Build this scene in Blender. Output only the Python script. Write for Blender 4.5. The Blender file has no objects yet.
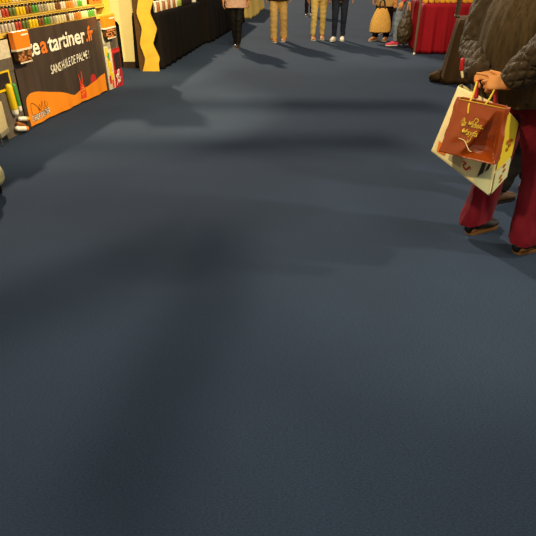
import bpy, bmesh, math, random
from mathutils import Vector, Matrix, noise
random.seed(7)
SC = bpy.context.scene
COL = SC.collection
PI = math.pi

# ------------------------------------------------------------------ materials
def lin(h):
    h = h.lstrip('#')
    out = []
    for i in (0, 2, 4):
        c = int(h[i:i+2], 16) / 255
        out.append(c/12.92 if c <= .04045 else ((c+.055)/1.055)**2.4)
    return (*out, 1)

def mat(name, col, rough=.6, metal=0, var=.0, vscale=30, bump=0, bscale=200, coat=0, sheen=0, trans=0, stretch=(1, 1, 1)):
    m = bpy.data.materials.new(name); m.use_nodes = True
    nt = m.node_tree; b = nt.nodes['Principled BSDF']
    c = lin(col)
    b.inputs['Base Color'].default_value = c
    b.inputs['Roughness'].default_value = rough
    if rough >= .6: b.inputs['Specular IOR Level'].default_value = .15
    b.inputs['Metallic'].default_value = metal
    b.inputs['Coat Weight'].default_value = coat
    b.inputs['Sheen Weight'].default_value = sheen
    b.inputs['Transmission Weight'].default_value = trans
    if var or bump:
        tc = nt.nodes.new('ShaderNodeTexCoord'); mp = nt.nodes.new('ShaderNodeMapping')
        mp.inputs['Scale'].default_value = stretch
        nt.links.new(tc.outputs['Object'], mp.inputs['Vector'])
    if var:
        n = nt.nodes.new('ShaderNodeTexNoise'); n.inputs['Scale'].default_value = vscale; n.inputs['Detail'].default_value = 4
        nt.links.new(mp.outputs[0], n.inputs['Vector'])
        r = nt.nodes.new('ShaderNodeValToRGB')
        r.color_ramp.elements[0].position = .3; r.color_ramp.elements[1].position = .7
        r.color_ramp.elements[0].color = tuple(x*(1-var) for x in c[:3])+(1,)
        r.color_ramp.elements[1].color = tuple(min(1, x*(1+var)) for x in c[:3])+(1,)
        nt.links.new(n.outputs['Fac'], r.inputs['Fac']); nt.links.new(r.outputs['Color'], b.inputs['Base Color'])
    if bump:
        n2 = nt.nodes.new('ShaderNodeTexNoise'); n2.inputs['Scale'].default_value = bscale; n2.inputs['Detail'].default_value = 3
        nt.links.new(mp.outputs[0], n2.inputs['Vector'])
        bp = nt.nodes.new('ShaderNodeBump'); bp.inputs['Strength'].default_value = bump; bp.inputs['Distance'].default_value = .01
        nt.links.new(n2.outputs['Fac'], bp.inputs['Height']); nt.links.new(bp.outputs['Normal'], b.inputs['Normal'])
    return m

def carpet_mat():
    m = bpy.data.materials.new('navy_carpet'); m.use_nodes = True
    nt = m.node_tree; b = nt.nodes['Principled BSDF']; N = nt.nodes.new; L = nt.links.new
    b.inputs['Roughness'].default_value = .95
    b.inputs['Specular IOR Level'].default_value = .12
    b.inputs['Sheen Weight'].default_value = .03
    b.inputs['Sheen Tint'].default_value = lin('8890a0')
    tc = N('ShaderNodeTexCoord')
    mp = N('ShaderNodeMapping'); mp.inputs['Scale'].default_value = (1, 2.6, 1); L(tc.outputs['Object'], mp.inputs['Vector'])
    n1 = N('ShaderNodeTexNoise'); n1.inputs['Scale'].default_value = 95; n1.inputs['Detail'].default_value = 6; n1.inputs['Roughness'].default_value = .75
    L(mp.outputs[0], n1.inputs['Vector'])
    n2 = N('ShaderNodeTexNoise'); n2.inputs['Scale'].default_value = 1.3; n2.inputs['Detail'].default_value = 4
    L(tc.outputs['Object'], n2.inputs['Vector'])
    r1 = N('ShaderNodeValToRGB'); r1.color_ramp.elements[0].position = .25; r1.color_ramp.elements[1].position = .75
    r1.color_ramp.elements[0].color = lin('17212f'); r1.color_ramp.elements[1].color = lin('313f54')
    L(n1.outputs['Fac'], r1.inputs['Fac'])
    r2 = N('ShaderNodeValToRGB'); r2.color_ramp.elements[0].position = .3; r2.color_ramp.elements[1].position = .7
    r2.color_ramp.elements[0].color = (.9, .9, .9, 1); r2.color_ramp.elements[1].color = (1.06, 1.06, 1.06, 1)
    L(n2.outputs['Fac'], r2.inputs['Fac'])
    mx = N('ShaderNodeMix'); mx.data_type = 'RGBA'; mx.blend_type = 'MULTIPLY'; mx.inputs['Factor'].default_value = 1
    L(r1.outputs['Color'], mx.inputs['A']); L(r2.outputs['Color'], mx.inputs['B'])
    # pale lint specks
    vo = N('ShaderNodeTexVoronoi'); vo.inputs['Scale'].default_value = 3.0; L(tc.outputs['Object'], vo.inputs['Vector'])
    lt = N('ShaderNodeMath'); lt.operation = 'LESS_THAN'; lt.inputs[1].default_value = .011; L(vo.outputs['Distance'], lt.inputs[0])
    mx2 = N('ShaderNodeMix'); mx2.data_type = 'RGBA'; L(lt.outputs[0], mx2.inputs['Factor'])
    L(mx.outputs['Result'], mx2.inputs['A']); mx2.inputs['B'].default_value = lin('606060')
    L(mx2.outputs['Result'], b.inputs['Base Color'])
    bp = N('ShaderNodeBump'); bp.inputs['Strength'].default_value = .35; bp.inputs['Distance'].default_value = .004
    L(n1.outputs['Fac'], bp.inputs['Height']); L(bp.outputs['Normal'], b.inputs['Normal'])
    return m

def quilt_mat(name, col):
    """brown quilted cloth; the stitching itself is in the mesh, the weave is bump"""
    return mat(name, col, .62, var=.22, vscale=40, bump=.5, bscale=160, sheen=.05)

M = {}
def mk(k, *a, **kw): M[k] = mat(k, *a, **kw)
mk('skin', 'd08d50', .65, var=.08, vscale=25)
mk('skin_dark', 'a8714a', .5)
mk('maroon', '660b1b', .7, var=.1, vscale=18, bump=.2, bscale=120, sheen=.04)
mk('brown_wool', '45361f', .9, var=.35, vscale=22, bump=.5, bscale=90, stretch=(3, 3, .5), sheen=.05)
mk('dark_trouser', '120e0b', .85)
mk('black_leather', '16130f', .35)
mk('brown_leather', '47301c', .45, var=.15)
mk('tan_sole', '6e4c26', .7)
mk('pale_sole', 'e8dcc0', .7)
mk('tan_cloth', 'd0a860', .85, var=.12, vscale=20, bump=.2)
mk('yellow_cloth', 'e4c26c', .85, var=.1, vscale=20, bump=.2)
mk('tan_shoe', 'c8884a', .6)
mk('white_shoe', 'ece2cc', .6)
mk('denim_dark', '262a36', .85, var=.2, vscale=30)
mk('denim_grey', '7c838b', .85, var=.25, vscale=30)
mk('black_tights', '17130f', .7)
mk('pink_coat', 'dcae8e', .85, var=.08)
mk('black_cloth', '110b07', .9, var=.2, vscale=12, stretch=(1, 1, .2))
mk('dark_coat', '2b2119', .9)
mk('tan_coat', 'b08a4c', .85, var=.15)
mk('pink_shoe', 'dd4c66', .6)
mk('plum_cloth', '2b1c26', .85)
mk('hair_brown', '2a1a10', .7, bump=.4, bscale=150, stretch=(1, 1, .1))
mk('hair_grey', '7a7468', .7, bump=.4, bscale=150, stretch=(1, 1, .1))
mk('eye', '22180f', .2)
mk('straw', 'd6a350', .8, var=.35, vscale=60, bump=.6, bscale=120)
mk('red_cloth', '900f1a', .75, var=.12, vscale=6, stretch=(1, 1, .2))
mk('brown_drape', '503a20', .9, var=.2, vscale=10, stretch=(1, 1, .2))
mk('pole_brown', '6a543a', .5)
mk('yellow_goods', 'dca31e', .5, var=.3, vscale=40)
mk('gold_board', 'c8a02c', .5, var=.15, vscale=6)
mk('brown_board', '4d3418', .7, var=.2)
mk('cream_panel', 'd8c483', .65, var=.03, vscale=6)
mk('brown_base', '33261a', .6)
mk('dark_void', '15110e', .9)
mk('banner', '42352a', .38, var=.22, vscale=4, stretch=(2.2, 1, .35))
mk('orange_print', 'e8860f', .55, var=.05, vscale=3)
mk('white_print', 'f3ead2', .55)
mk('orange_text', 'e8731a', .55)
mk('red_print', 'b3271d', .55)
mk('chili_print', 'd8401c', .55)
mk('black_print', '1c120a', .55)
mk('orange_card', 'ee7d10', .45, var=.06)
mk('clear_film', 'cbb89a', .2, coat=.6)
mk('nut', '9a5a22', .5, var=.3, vscale=60)
mk('white_card', 'd9ccb0', .5)
mk('shelf_yellow', 'c9a544', .6, var=.1)
mk('counter_side', '2a211a', .8)
mk('cap_black', '14110f', .35)
mk('cap_white', 'e8e0cc', .4)
mk('col_grey', '5d5346', .4, var=.2)
mk('col_white', 'c9bda0', .4, var=.15)
mk('red_can', '9c1a1e', .35)
mk('green_print', '3f8a36', .4)
mk('yellow_print', 'dcb90e', .4)
mk('metal', '8f8a80', .35, metal=.9)
mk('beige_canvas', 'b5a77e', .85, var=.08)
mk('grey_hem', '726d5c', .8)
mk('cream_plastic', 'cfc78f', .5, var=.06)
mk('cream_paper', 'f4e4a8', .6, var=.05)
mk('brown_gloss', '98430f', .2, var=.08, vscale=5, coat=.5)
mk('gold_print', 'e0b93a', .35, metal=.2)
mk('cord_yellow', 'e0bf3a', .6)
mk('ribbon_red', 'b01616', .5)
mk('yellow_side', 'd8c02a', .5)
mk('pale_green', 'c5c79a', .5)
mk('flower_orange', 'a85a12', .5)
mk('glass_pale', 'd8cdb4', .1, coat=.5)
mk('glass_dark', '2a1c12', .15, coat=.5)
mk('jar_green', '93a83a', .3)
mk('truss_metal', '77736c', .5, metal=.6)
mk('black_gold', '3a2e14', .5, var=.8, vscale=70)
mk('wood_lid', 'd6c08c', .5)
BOT = {'clear': 'b7ab97', 'red': 'b5402c', 'dark green': '5d6a30', 'yellow': 'dcb813', 'brown': '7a4a26', 'green': '4c8c2c',
       'beige': 'a09474', 'cream': 'cfc391', 'white': 'ddd2b4', 'orange': 'c17a22'}
for k, v in BOT.items(): mk('bottle_'+k, v, .3, coat=.3)
M['carpet'] = carpet_mat()
M['quilt'] = quilt_mat('quilt', '3d2f1c')

# ------------------------------------------------------------------ camera geometry (used for measuring places)
FPX, PITCH, CAMH = 526., math.radians(30), 1.5
def ray(u, v):
    a = (u-268)/FPX; b = (268-v)/FPX
    return Vector((a, math.cos(PITCH)+b*math.sin(PITCH), -math.sin(PITCH)+b*math.cos(PITCH)))
def W(u, v, y):                       # place seen at pixel u,v at distance y
    r = ray(u, v); return Vector((0, 0, CAMH)) + r*(y/r.y)
def G(u, v, z=0):                     # place on the ground
    r = ray(u, v); return Vector((0, 0, CAMH)) + r*((z-CAMH)/r.z)

# ------------------------------------------------------------------ mesh helpers
def finish(name, bm, m, parent=None, smooth=True, loc=None, rotz=0, kind=None):
    me = bpy.data.meshes.new(name); bmesh.ops.recalc_face_normals(bm, faces=bm.faces[:]); bm.to_mesh(me); bm.free()
    if m is not None: me.materials.append(M[m] if isinstance(m, str) else m)
    if smooth:
        for p in me.polygons: p.use_smooth = True
    o = bpy.data.objects.new(name, me); COL.objects.link(o)
    if parent: o.parent = parent
    if loc is not None: o.location = loc
    o.rotation_euler.z = rotz
    if kind: o['kind'] = kind
    return o
def tag(o, label, cat, group=None):
    o['label'] = label; o['category'] = cat
    if group: o['group'] = group
    return o
def thing(name, label, cat, loc=(0, 0, 0), rotz=0, group=None):
    o = bpy.data.objects.new(name, None); COL.objects.link(o); o.empty_display_size = .1
    o.location = loc; o.rotation_euler = (0, 0, rotz)
    return tag(o, label, cat, group)
def box(bm, c, s, bev=0, rz=0):
    r = bmesh.ops.create_cube(bm, size=1)
    vs = r['verts']
    bmesh.ops.scale(bm, vec=s, verts=vs)
    if bev:
        es = list({e for v in vs for e in v.link_edges})
        g = bmesh.ops.bevel(bm, geom=es, offset=bev, segments=2, affect='EDGES', profile=.6)
        vs = list({v for f in g['faces'] for v in f.verts} | {v for v in vs if v.is_valid})
    if rz: bmesh.ops.rotate(bm, cent=(0, 0, 0), matrix=Matrix.Rotation(rz, 3, 'Z'), verts=vs)
    bmesh.ops.translate(bm, vec=c, verts=vs)
    return vs
def lathe(bm, prof, c=(0, 0, 0), n=12):
    rings = []
    for r, z in prof:
        rings.append([bm.verts.new((c[0]+r*math.cos(2*PI*i/n), c[1]+r*math.sin(2*PI*i/n), c[2]+z)) for i in range(n)])
    for a, b in zip(rings, rings[1:]):
        for i in range(n): bm.faces.new((a[i], a[(i+1) % n], b[(i+1) % n], b[i]))
    bm.faces.new(rings[0][::-1]); bm.faces.new(rings[-1])
def catmull(pts, k):
    """smooth list of tuples (any length)"""
    out = []
    P = [pts[0]]+list(pts)+[pts[-1]]
    for i in range(1, len(P)-2):
        for j in range(k):
            t = j/k
            out.append(tuple(.5*((2*P[i][d])+(-P[i-1][d]+P[i+1][d])*t+(2*P[i-1][d]-5*P[i][d]+4*P[i+1][d]-P[i+2][d])*t*t+(-P[i-1][d]+3*P[i][d]-3*P[i+1][d]+P[i+2][d])*t**3) for d in range(len(pts[0]))))
    out.append(tuple(pts[-1]))
    return out
def tube(bm, pts, rad, n=14, sub=4, round_ends=True, side=None, disp=None):
    """loft through pts; rad: list of r or (ra, rb); ra along 'side' axis"""
    rad = [(r, r) if not isinstance(r, (tuple, list)) else tuple(r) for r in rad]
    rows = [tuple(p)+r for p, r in zip(pts, rad)]
    if sub > 1 and len(rows) > 1: rows = catmull(rows, sub)
    C = [Vector(r[:3]) for r in rows]
    rings = []
    side = Vector(side) if side is not None else Vector((1, 0, 0))
    L = [0]
    for a, b in zip(C, C[1:]): L.append(L[-1]+(b-a).length)
    for i, r in enumerate(rows):
        t = (C[min(i+1, len(C)-1)]-C[max(i-1, 0)]).normalized()
        s = side-t*side.dot(t)
        if s.length < .15:
            alt = Vector((0, 1, 0)); s = alt-t*alt.dot(t)
        s.normalize(); q = t.cross(s)
        if i > 0 and s.dot(ps) < 0 and abs(s.dot(ps)) > .5: s = -s; q = -q
        ps = s
        ring = []
        for k in range(n):
            a = 2*PI*k/n
            ra, rb = max(r[3], .0005), max(r[4], .0005)
            d = disp(a, L[i], L[-1]) if disp else 0
            ring.append(C[i]+s*(ra+d)*math.cos(a)+q*(rb+d)*math.sin(a))
        rings.append((ring, C[i], t, min(r[3], r[4])))
    if round_ends:
        def cap(ring, c, t, r, sgn):
            out = []
            for f in (.35, .7, .92):
                sc = math.sqrt(max(0, 1-f*f))
                out.append([c+(p-c)*sc+t*sgn*r*f for p in ring])
            return out
        r0 = rings[0]; r1 = rings[-1]
        A = cap(*r0, -1)[::-1]; B = cap(*r1, 1)
        allr = A+[r[0] for r in rings]+B
    else:
        allr = [r[0] for r in rings]
    V = [[bm.verts.new(p) for p in ring] for ring in allr]
    for a, b in zip(V, V[1:]):
        for i in range(n): bm.faces.new((a[i], a[(i+1) % n], b[(i+1) % n], b[i]))
    bm.faces.new(V[0][::-1]); bm.faces.new(V[-1])
    return V
def blob(bm, c, r, seg=16):
    g = bmesh.ops.create_uvsphere(bm, u_segments=seg, v_segments=seg*2//3, radius=1)
    bmesh.ops.scale(bm, vec=r, verts=g['verts']); bmesh.ops.translate(bm, vec=c, verts=g['verts'])
def fused(name, bm, m, parent, vox=.012, it=3, wr=0, wf=(9, 9, 16), seed=0):
    """closed overlapping shapes -> one continuous skin"""
    bmesh.ops.recalc_face_normals(bm, faces=bm.faces[:])
    me = bpy.data.meshes.new(name); bm.to_mesh(me); bm.free()
    o = bpy.data.objects.new(name, me); COL.objects.link(o)
    r = o.modifiers.new('r', 'REMESH'); r.mode = 'VOXEL'; r.voxel_size = vox
    if it:
        s = o.modifiers.new('s', 'SMOOTH'); s.iterations = it; s.factor = .5
    dg = bpy.context.evaluated_depsgraph_get(); dg.update()
    me2 = bpy.data.meshes.new_from_object(o.evaluated_get(dg))
    o.modifiers.clear(); o.data = me2; bpy.data.meshes.remove(me)
    me2.name = name
    if wr:
        off = Vector((seed*3.1, seed*1.7, 0))
        nrm = [v.normal.copy() for v in me2.vertices]
        for v, nn in zip(me2.vertices, nrm):
            p = Vector((v.co.x*wf[0], v.co.y*wf[1], v.co.z*wf[2]))+off
            v.co += nn*(wr*noise.noise(p)+wr*.5*noise.noise(p*2.3))
    me2.materials.clear(); me2.materials.append(M[m] if isinstance(m, str) else m)
    for p in me2.polygons: p.use_smooth = True
    if parent: o.parent = parent
    return o

# ------------------------------------------------------------------ people
def hand(bm, wrist, d, up, side, curl=(.25, .35, .3), s=1.0, spread=.11):
    """palm, four unequal bent fingers and a thumb leaving the side of the palm.
    d: wrist->knuckles, up: back of the hand, side: towards the thumb"""
    d = Vector(d).normalized(); up = Vector(up); up = (up-d*up.dot(d)).normalized()
    sd = d.cross(up)
    if sd.dot(Vector(side)) < 0: sd = -sd
    w = Vector(wrist)
    tube(bm, [w-d*.03*s, w+d*.02*s, w+d*.055*s, w+d*.088*s], [(.024*s, .019*s), (.031*s, .017*s), (.040*s, .016*s), (.041*s, .012*s)], n=14, sub=3, side=sd)
    cl4 = curl if isinstance(curl[0], (tuple, list)) else [curl]*4
    for k, (off, ln) in enumerate(((.030, .072), (.010, .082), (-.011, .076), (-.031, .058))):
        p = w+d*.075*s+sd*off*s
        dd = (d+sd*spread*(1.5-k)).normalized(); uu = up.copy()
        pts = [p]; rr = [.0098*s]
        dirv = dd
        for j, (fr, c) in enumerate(zip((.46, .30, .24), cl4[k])):
            c = c*(1+.08*k)
            dirv = (dirv*math.cos(c)-uu*math.sin(c)).normalized()
            uu = (uu-dirv*uu.dot(dirv)).normalized()
            p = p+dirv*(ln*fr+(.018 if j == 0 else 0))*s
            pts.append(p); rr.append((.0090, .0080, .0068)[j]*s)
        tube(bm, pts, rr, n=10, sub=3, side=sd)
    p = w+d*.022*s+sd*.024*s
    t1 = (d*.62+sd*.75-up*.22).normalized(); t2 = (d*.9+sd*.3-up*.25).normalized()
    tube(bm, [p, p+t1*.034*s, p+t1*.034*s+t2*.03*s, p+t1*.034*s+t2*.055*s], [.0135*s, .0125*s, .0108*s, .0085*s], n=10, sub=3, side=up)

def person(name, label, loc, yaw, feet, H=1.70, skin='skin', trousers=None, tw=(.095, .07, .062), hem=.07, top=None, tophem=.85, topw=.19,
           shoe='tan_shoe', sole='pale_sole', boot=0, hair='hair_brown', long_hair=False, arms=None, handcurl=(.3, .45, .4), vox=.011, seed=1,
           hand_axes=None, hipshift=(0, 0), shoe_len=.27, lean=0, build_top=True, group=None, hand_scale=1.0):
    k = H/1.70
    root_loc = Vector(loc)
    Rz = Matrix.Rotation(yaw, 4, 'Z')
    hx, hy = hipshift
    Jh = lambda x, y, z: Vector((x*k, y*k, z*k))
    def sh(z): return (hx+0, hy+lean*max(0, z-.9))
    legs = []
    for sgn, (fx, fy, fyaw) in zip((-1, 1), feet):
        hip = Jh(sgn*.092+hx, hy, .90); ank = Vector((fx, fy, .085*k))
        f = Vector((-math.sin(fyaw), math.cos(fyaw), 0))
        knee = (hip+ank)/2 + Vector((0, .035, .02)) + f*.015
        legs.append((hip, knee, ank, f, fyaw))
    if arms is None:
        arms = []
        for sgn in (-1, 1):
            S = Jh(sgn*.185+hx, sh(1.4)[1], 1.40); E = Jh(sgn*.245+hx, sh(1.1)[1]-.03, 1.12); Wr = Jh(sgn*.26+hx, sh(.9)[1]+.07, .88)
            arms.append((S, E, Wr))
    # ---- body
    bm = bmesh.new()
    def C(z): a = sh(z); return Vector((a[0]*k, a[1]*k, z*k))
    tube(bm, [C(.86), C(.95), C(1.07), C(1.20), C(1.33), C(1.42), C(1.46)], [(.165*k, .115*k), (.172*k, .122*k), (.145*k, .105*k), (.160*k, .112*k), (.170*k, .110*k), (.140*k, .085*k), (.07*k, .06*k)], n=22, sub=3)
    nk = C(1.44); hd = C(1.60)+Vector((0, .02*k, 0))
    tube(bm, [nk, C(1.52)+Vector((0, .005, 0))], [.058*k, .055*k], n=14, sub=2)
    blob(bm, hd, (.076*k, .097*k, .115*k), 20)
    blob(bm, hd+Vector((0, .028*k, -.062*k)), (.055*k, .062*k, .05*k), 14)            # jaw
    tube(bm, [hd+Vector((0, .09*k, .015*k)), hd+Vector((0, .108*k, -.02*k)), hd+Vector((0, .112*k, -.03*k))], [.008*k, .013*k, .012*k], n=8, sub=2)   # nose
    tube(bm, [hd+Vector((-.022*k, .086*k, -.066*k)), hd+Vector((0, .094*k, -.066*k)), hd+Vector((.022*k, .086*k, -.066*k))], [.006*k, .009*k, .006*k], n=8, sub=2, side=(0, 0, 1))  # mouth
    for sgn in (-1, 1): blob(bm, hd+Vector((sgn*.078*k, -.005*k, -.01*k)), (.012*k, .022*k, .032*k), 10)
    for (S, E, Wr) in arms:
        tube(bm, [C(1.38)*.5+S*.5, S, S*.5+E*.5, E, E*.55+Wr*.45, Wr], [.062*k, .056*k, .046*k, .040*k, .038*k, .026*k], n=14, sub=3)
    for i, (S, E, Wr) in enumerate(arms):
        d = (Wr-E).normalized(); sg = -1 if i == 0 else 1
        if hand_axes: hd_d, hd_up, hd_side, hc = hand_axes[i]
        else: hd_d, hd_up, hd_side, hc = d, Vector((sg, 0, .1)), Vector((0, 1, 0)), handcurl
        hand(bm, Wr, hd_d, hd_up, hd_side, hc, s=k*hand_scale)
    for hip, knee, ank, f, fy in legs:
        tube(bm, [hip+Vector((0, 0, .03)), hip*.6+knee*.4, knee, knee*.62+ank*.38, ank], [.098*k, .080*k, .058*k, .055*k, .036*k], n=14, sub=3)
        a0 = Vector((ank.x, ank.y, 0))
        tube(bm, [a0-f*.045*k+Vector((0, 0, .04)), a0+f*.05*k+Vector((0, 0, .04)), a0+f*.13*k+Vector((0, 0, .03)), a0+f*.175*k+Vector((0, 0, .026))], [(.032*k, .030*k), (.036*k, .030*k), (.042*k, .02*k), (.03*k, .014*k)], n=12, sub=3, side=Vector((f.y, -f.x, 0)))
    body = fused(name, bm, skin, None, vox=vox, it=2)
    body.location = root_loc; body.rotation_euler.z = yaw
    tag(body, label, 'person', group)
    # ---- eyes and hair
    for sgn in (-1, 1):
        bm = bmesh.new(); blob(bm, hd+Vector((sgn*.03*k, .087*k, .005*k)), (.011*k, .008*k, .008*k), 10); finish('eye', bm, 'eye', body)
    bm = bmesh.new()
    blob(bm, hd+Vector((0, -.018*k, .028*k)), (.088*k, .098*k, .105*k), 18)
    if long_hair: tube(bm, [hd+Vector((0, -.05*k, .04*k)), hd+Vector((0, -.075*k, -.08*k)), hd+Vector((0, -.09*k, -.2*k))], [(.085*k, .05*k), (.09*k, .05*k), (.07*k, .03*k)], n=14, sub=3)
    fused('hair', bm, hair, body, vox=.012, it=2)
    # ---- trousers
    if trousers:
        bm = bmesh.new()
        tube(bm, [C(.80), C(.88), C(.98), C(1.05)], [(.150*k, .115*k), (.182*k, .135*k), (.180*k, .130*k), (.165*k, .120*k)], n=22, sub=3, round_ends=False)
        for hip, knee, ank, f, fy in legs:
            e = Vector((ank.x, ank.y, hem)); e -= f*.005
            tube(bm, [hip+Vector((0, 0, .0)), hip*.6+knee*.4, knee, knee*.5+ank*.5, e], [tw[0]+.018, tw[0], tw[1], (tw[1]+tw[2])/2, tw[2]], n=18, sub=4, round_ends=False)
        fused('trousers', bm, trousers, body, vox=.011, it=3, wr=.008, seed=seed)
    # ---- shoes
    for hip, knee, ank, f, fy in legs:
        a0 = Vector((ank.x, ank.y, 0)); sd = Vector((f.y, -f.x, 0)); q = shoe_len/.27
        Z = lambda z: Vector((0, 0, z))
        bm = bmesh.new()
        tube(bm, [a0-f*.058*q+Z(.045), a0-f*.02*q+Z(.052), a0+f*.05*q+Z(.05), a0+f*.12*q+Z(.036), a0+f*.175*q+Z(.030), a0+f*.195*q+Z(.026)],
             [(.030, .036), (.037, .044), (.041, .042), (.048, .028), (.040, .021), (.026, .015)], n=16, sub=3, side=sd)
        if boot: tube(bm, [a0+Z(.05), a0+Z(.12), a0*1+Z(boot)], [.047, .044, .055], n=16, sub=3, round_ends=False)
        else: tube(bm, [a0-f*.005+Z(.05), a0-f*.005+Z(.10)], [(.038, .042), (.036, .043)], n=16, sub=2, round_ends=False)
        s = fused('shoe', bm, shoe, body, vox=.007, it=2)
        bm = bmesh.new()
        out = [(-.066, .0), (-.055, .028), (-.01, .036), (.06, .042), (.12, .050), (.17, .043), (.20, .02), (.207, 0)]
        prof = [(x*q, y) for x, y in out]+[(x*q, -y) for x, y in out[-2:0:-1]]
        lo = [bm.verts.new(a0+f*x+sd*y+Z(.001)) for x, y in prof]; hi = [bm.verts.new(a0+f*x+sd*y+Z(.016)) for x, y in prof]
        for i in range(len(lo)):
            j = (i+1) % len(lo); bm.faces.new((lo[i], lo[j], hi[j], hi[i]))
        bm.faces.new(lo[::-1]); bm.faces.new(hi)
        finish('sole', bm, sole, s, smooth=False)
    # ---- top
    if top and build_top:
        bm = bmesh.new()
        hz = tophem/k
        tube(bm, [C(hz), C(max(hz+.06, .93)), C(1.08), C(1.22), C(1.34), C(1.43), C(1.48)],
             [((topw+.02)*k, (topw-.045)*k), (topw*k, (topw-.05)*k), ((topw-.02)*k, (topw-.06)*k), ((topw-.015)*k, (topw-.055)*k), ((topw-.01)*k, (topw-.06)*k), (.150*k, .10*k), (.082*k, .075*k)], n=24, sub=3, round_ends=False)
        for (S, E, Wr) in arms:
            tube(bm, [C(1.38)*.5+S*.5, S, S*.5+E*.5, E, E*.5+Wr*.5, E*.06+Wr*.94], [.075*k, .072*k, .062*k, .057*k, .053*k, .045*k], n=16, sub=3, round_ends=False)
        fused('coat' if tophem < .8 else 'jacket', bm, top, body, vox=.012, it=2, wr=.006, seed=seed+5)
    return body, legs

# ------------------------------------------------------------------ setting
bm = bmesh.new(); box(bm, (0, 22, -.05), (44, 60, .1)); finish('floor', bm, 'carpet', smooth=False, kind='structure')

# ------------------------------------------------------------------ spread stall on the left
A = G(27, 130); B = G(107, 91.5)
E2 = (B-A).normalized(); NX = Vector((E2.y, -E2.x, 0))
ROT = math.atan2(E2.y, E2.x)
SL = (B-A).length
def SP(s, d, z): return A+E2*s+Vector((-E2.y, E2.x, 0))*d+Vector((0, 0, z))    # along the counter, back from its front, up
TOPZ = .905
ct = thing('market_counter', 'long dark counter of the spread stall behind the printed banner', 'counter', SP(0, 0, 0), ROT)
bm = bmesh.new(); box(bm, (SL/2-.01, .37, TOPZ/2-.01), (SL-.04, .70, TOPZ-.03)); finish('cabinet_body', bm, 'counter_side', ct, smooth=False)
bm = bmesh.new(); box(bm, (SL/2+.12, .40, TOPZ-.008), (SL+.94, .78, .026), .006); finish('countertop', bm, 'shelf_yellow', ct, smooth=False)
# banner
def wav(s, z): return .010*math.sin(s*9+.6*math.sin(z*3))+.006*math.sin(s*23+1)*(1-z)
BZ0, BZ1 = .012, .926
bn = thing('printed_banner', 'dark brown stall banner with white lettering and an orange swoosh', 'banner', SP(0, 0, 0), ROT)
def bsurf(s, z, off=0): return Vector((s, -.012-off-wav(s, z), z))
def patch(name, poly, m, off, parent=bn, fine=True):
    """a printed shape on the banner, cut fine enough to follow its waves"""
    bm = bmesh.new()
    f = bm.faces.new([bm.verts.new((x, 0, z)) for x, z in poly])
    bmesh.ops.triangulate(bm, faces=[f])
    if fine:
        xs = [p[0] for p in poly]
        x = min(xs)+.04
        while x < max(xs):
            bmesh.ops.bisect_plane(bm, geom=bm.verts[:]+bm.edges[:]+bm.faces[:], plane_co=(x, 0, 0), plane_no=(1, 0, 0)); x += .04
    for v in bm.verts: v.co = bsurf(v.co.x, v.co.z, off)
    return finish(name, bm, m, parent, smooth=False)
bm = bmesh.new(); nx, nz = 70, 16
for lay, th in ((0, 0), (1, -.004)):
    g = [[bm.verts.new(bsurf(SL*i/nx, BZ0+(BZ1-BZ0)*j/nz, th)) for j in range(nz+1)] for i in range(nx+1)]
    for i in range(nx):
        for j in range(nz): bm.faces.new((g[i][j], g[i+1][j], g[i+1][j+1], g[i][j+1]))
finish('banner_cloth', bm, 'banner', bn)
sw = catmull([(.06, .02), (.05, .16), (.065, .29), (.16, .335), (.30, .330), (.48, .290), (.77, .228), (1.0, .155), (1.2, .088), (1.34, .034), (1.40, .030), (1.50, .06), (1.65, .125), (1.8, .19), (1.945, .245)], 4)
patch('orange_swoosh', [(x, z) for x, z in sw]+[(1.945, .02)], 'orange_print', .002)
ch = catmull([(1.23, .05), (1.235, .11), (1.25, .19), (1.285, .225), (1.325, .20), (1.35, .12), (1.345, .05)], 4)
patch('red_chili', ch, 'chili_print', .004)
patch('chili_stem', [(1.262, .20), (1.255, .27), (1.235, .345), (1.246, .347), (1.272, .275), (1.282, .21)], 'chili_print', .004)
patch('chili_stem', [(1.285, .20), (1.300, .27), (1.305, .365), (1.316, .365), (1.318, .275), (1.305, .205)], 'chili_print', .004)
for (cx, cz) in ((1.27, .15), (1.30, .12), (1.275, .10), (1.315, .155), (1.30, .175)):
    patch('chili_fleck', [(cx+.010*math.cos(a*PI/3), cz+.010*math.sin(a*PI/3)) for a in range(6)], 'yellow_print', .006, fine=False)
patch('red_leaf', [(1.585+.085*math.cos(a)*(.9+.2*math.sin(a)), .185+.105*math.sin(a)) for a in [2*PI*i/24 for i in range(24)]], 'red_print', .001)
TXT_CACHE = {}
def text_mesh(body, bold=0.0, shear=0.0):
    c = bpy.data.curves.new('t', 'FONT'); c.body = body; c.offset = bold; c.shear = shear; c.resolution_u = 3
    o = bpy.data.objects.new('t', c); COL.objects.link(o)
    dg = bpy.context.evaluated_depsgraph_get(); dg.update()
    me = bpy.data.meshes.new_from_object(o.evaluated_get(dg))
    bpy.data.objects.remove(o); bpy.data.curves.remove(c)
    return me
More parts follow.
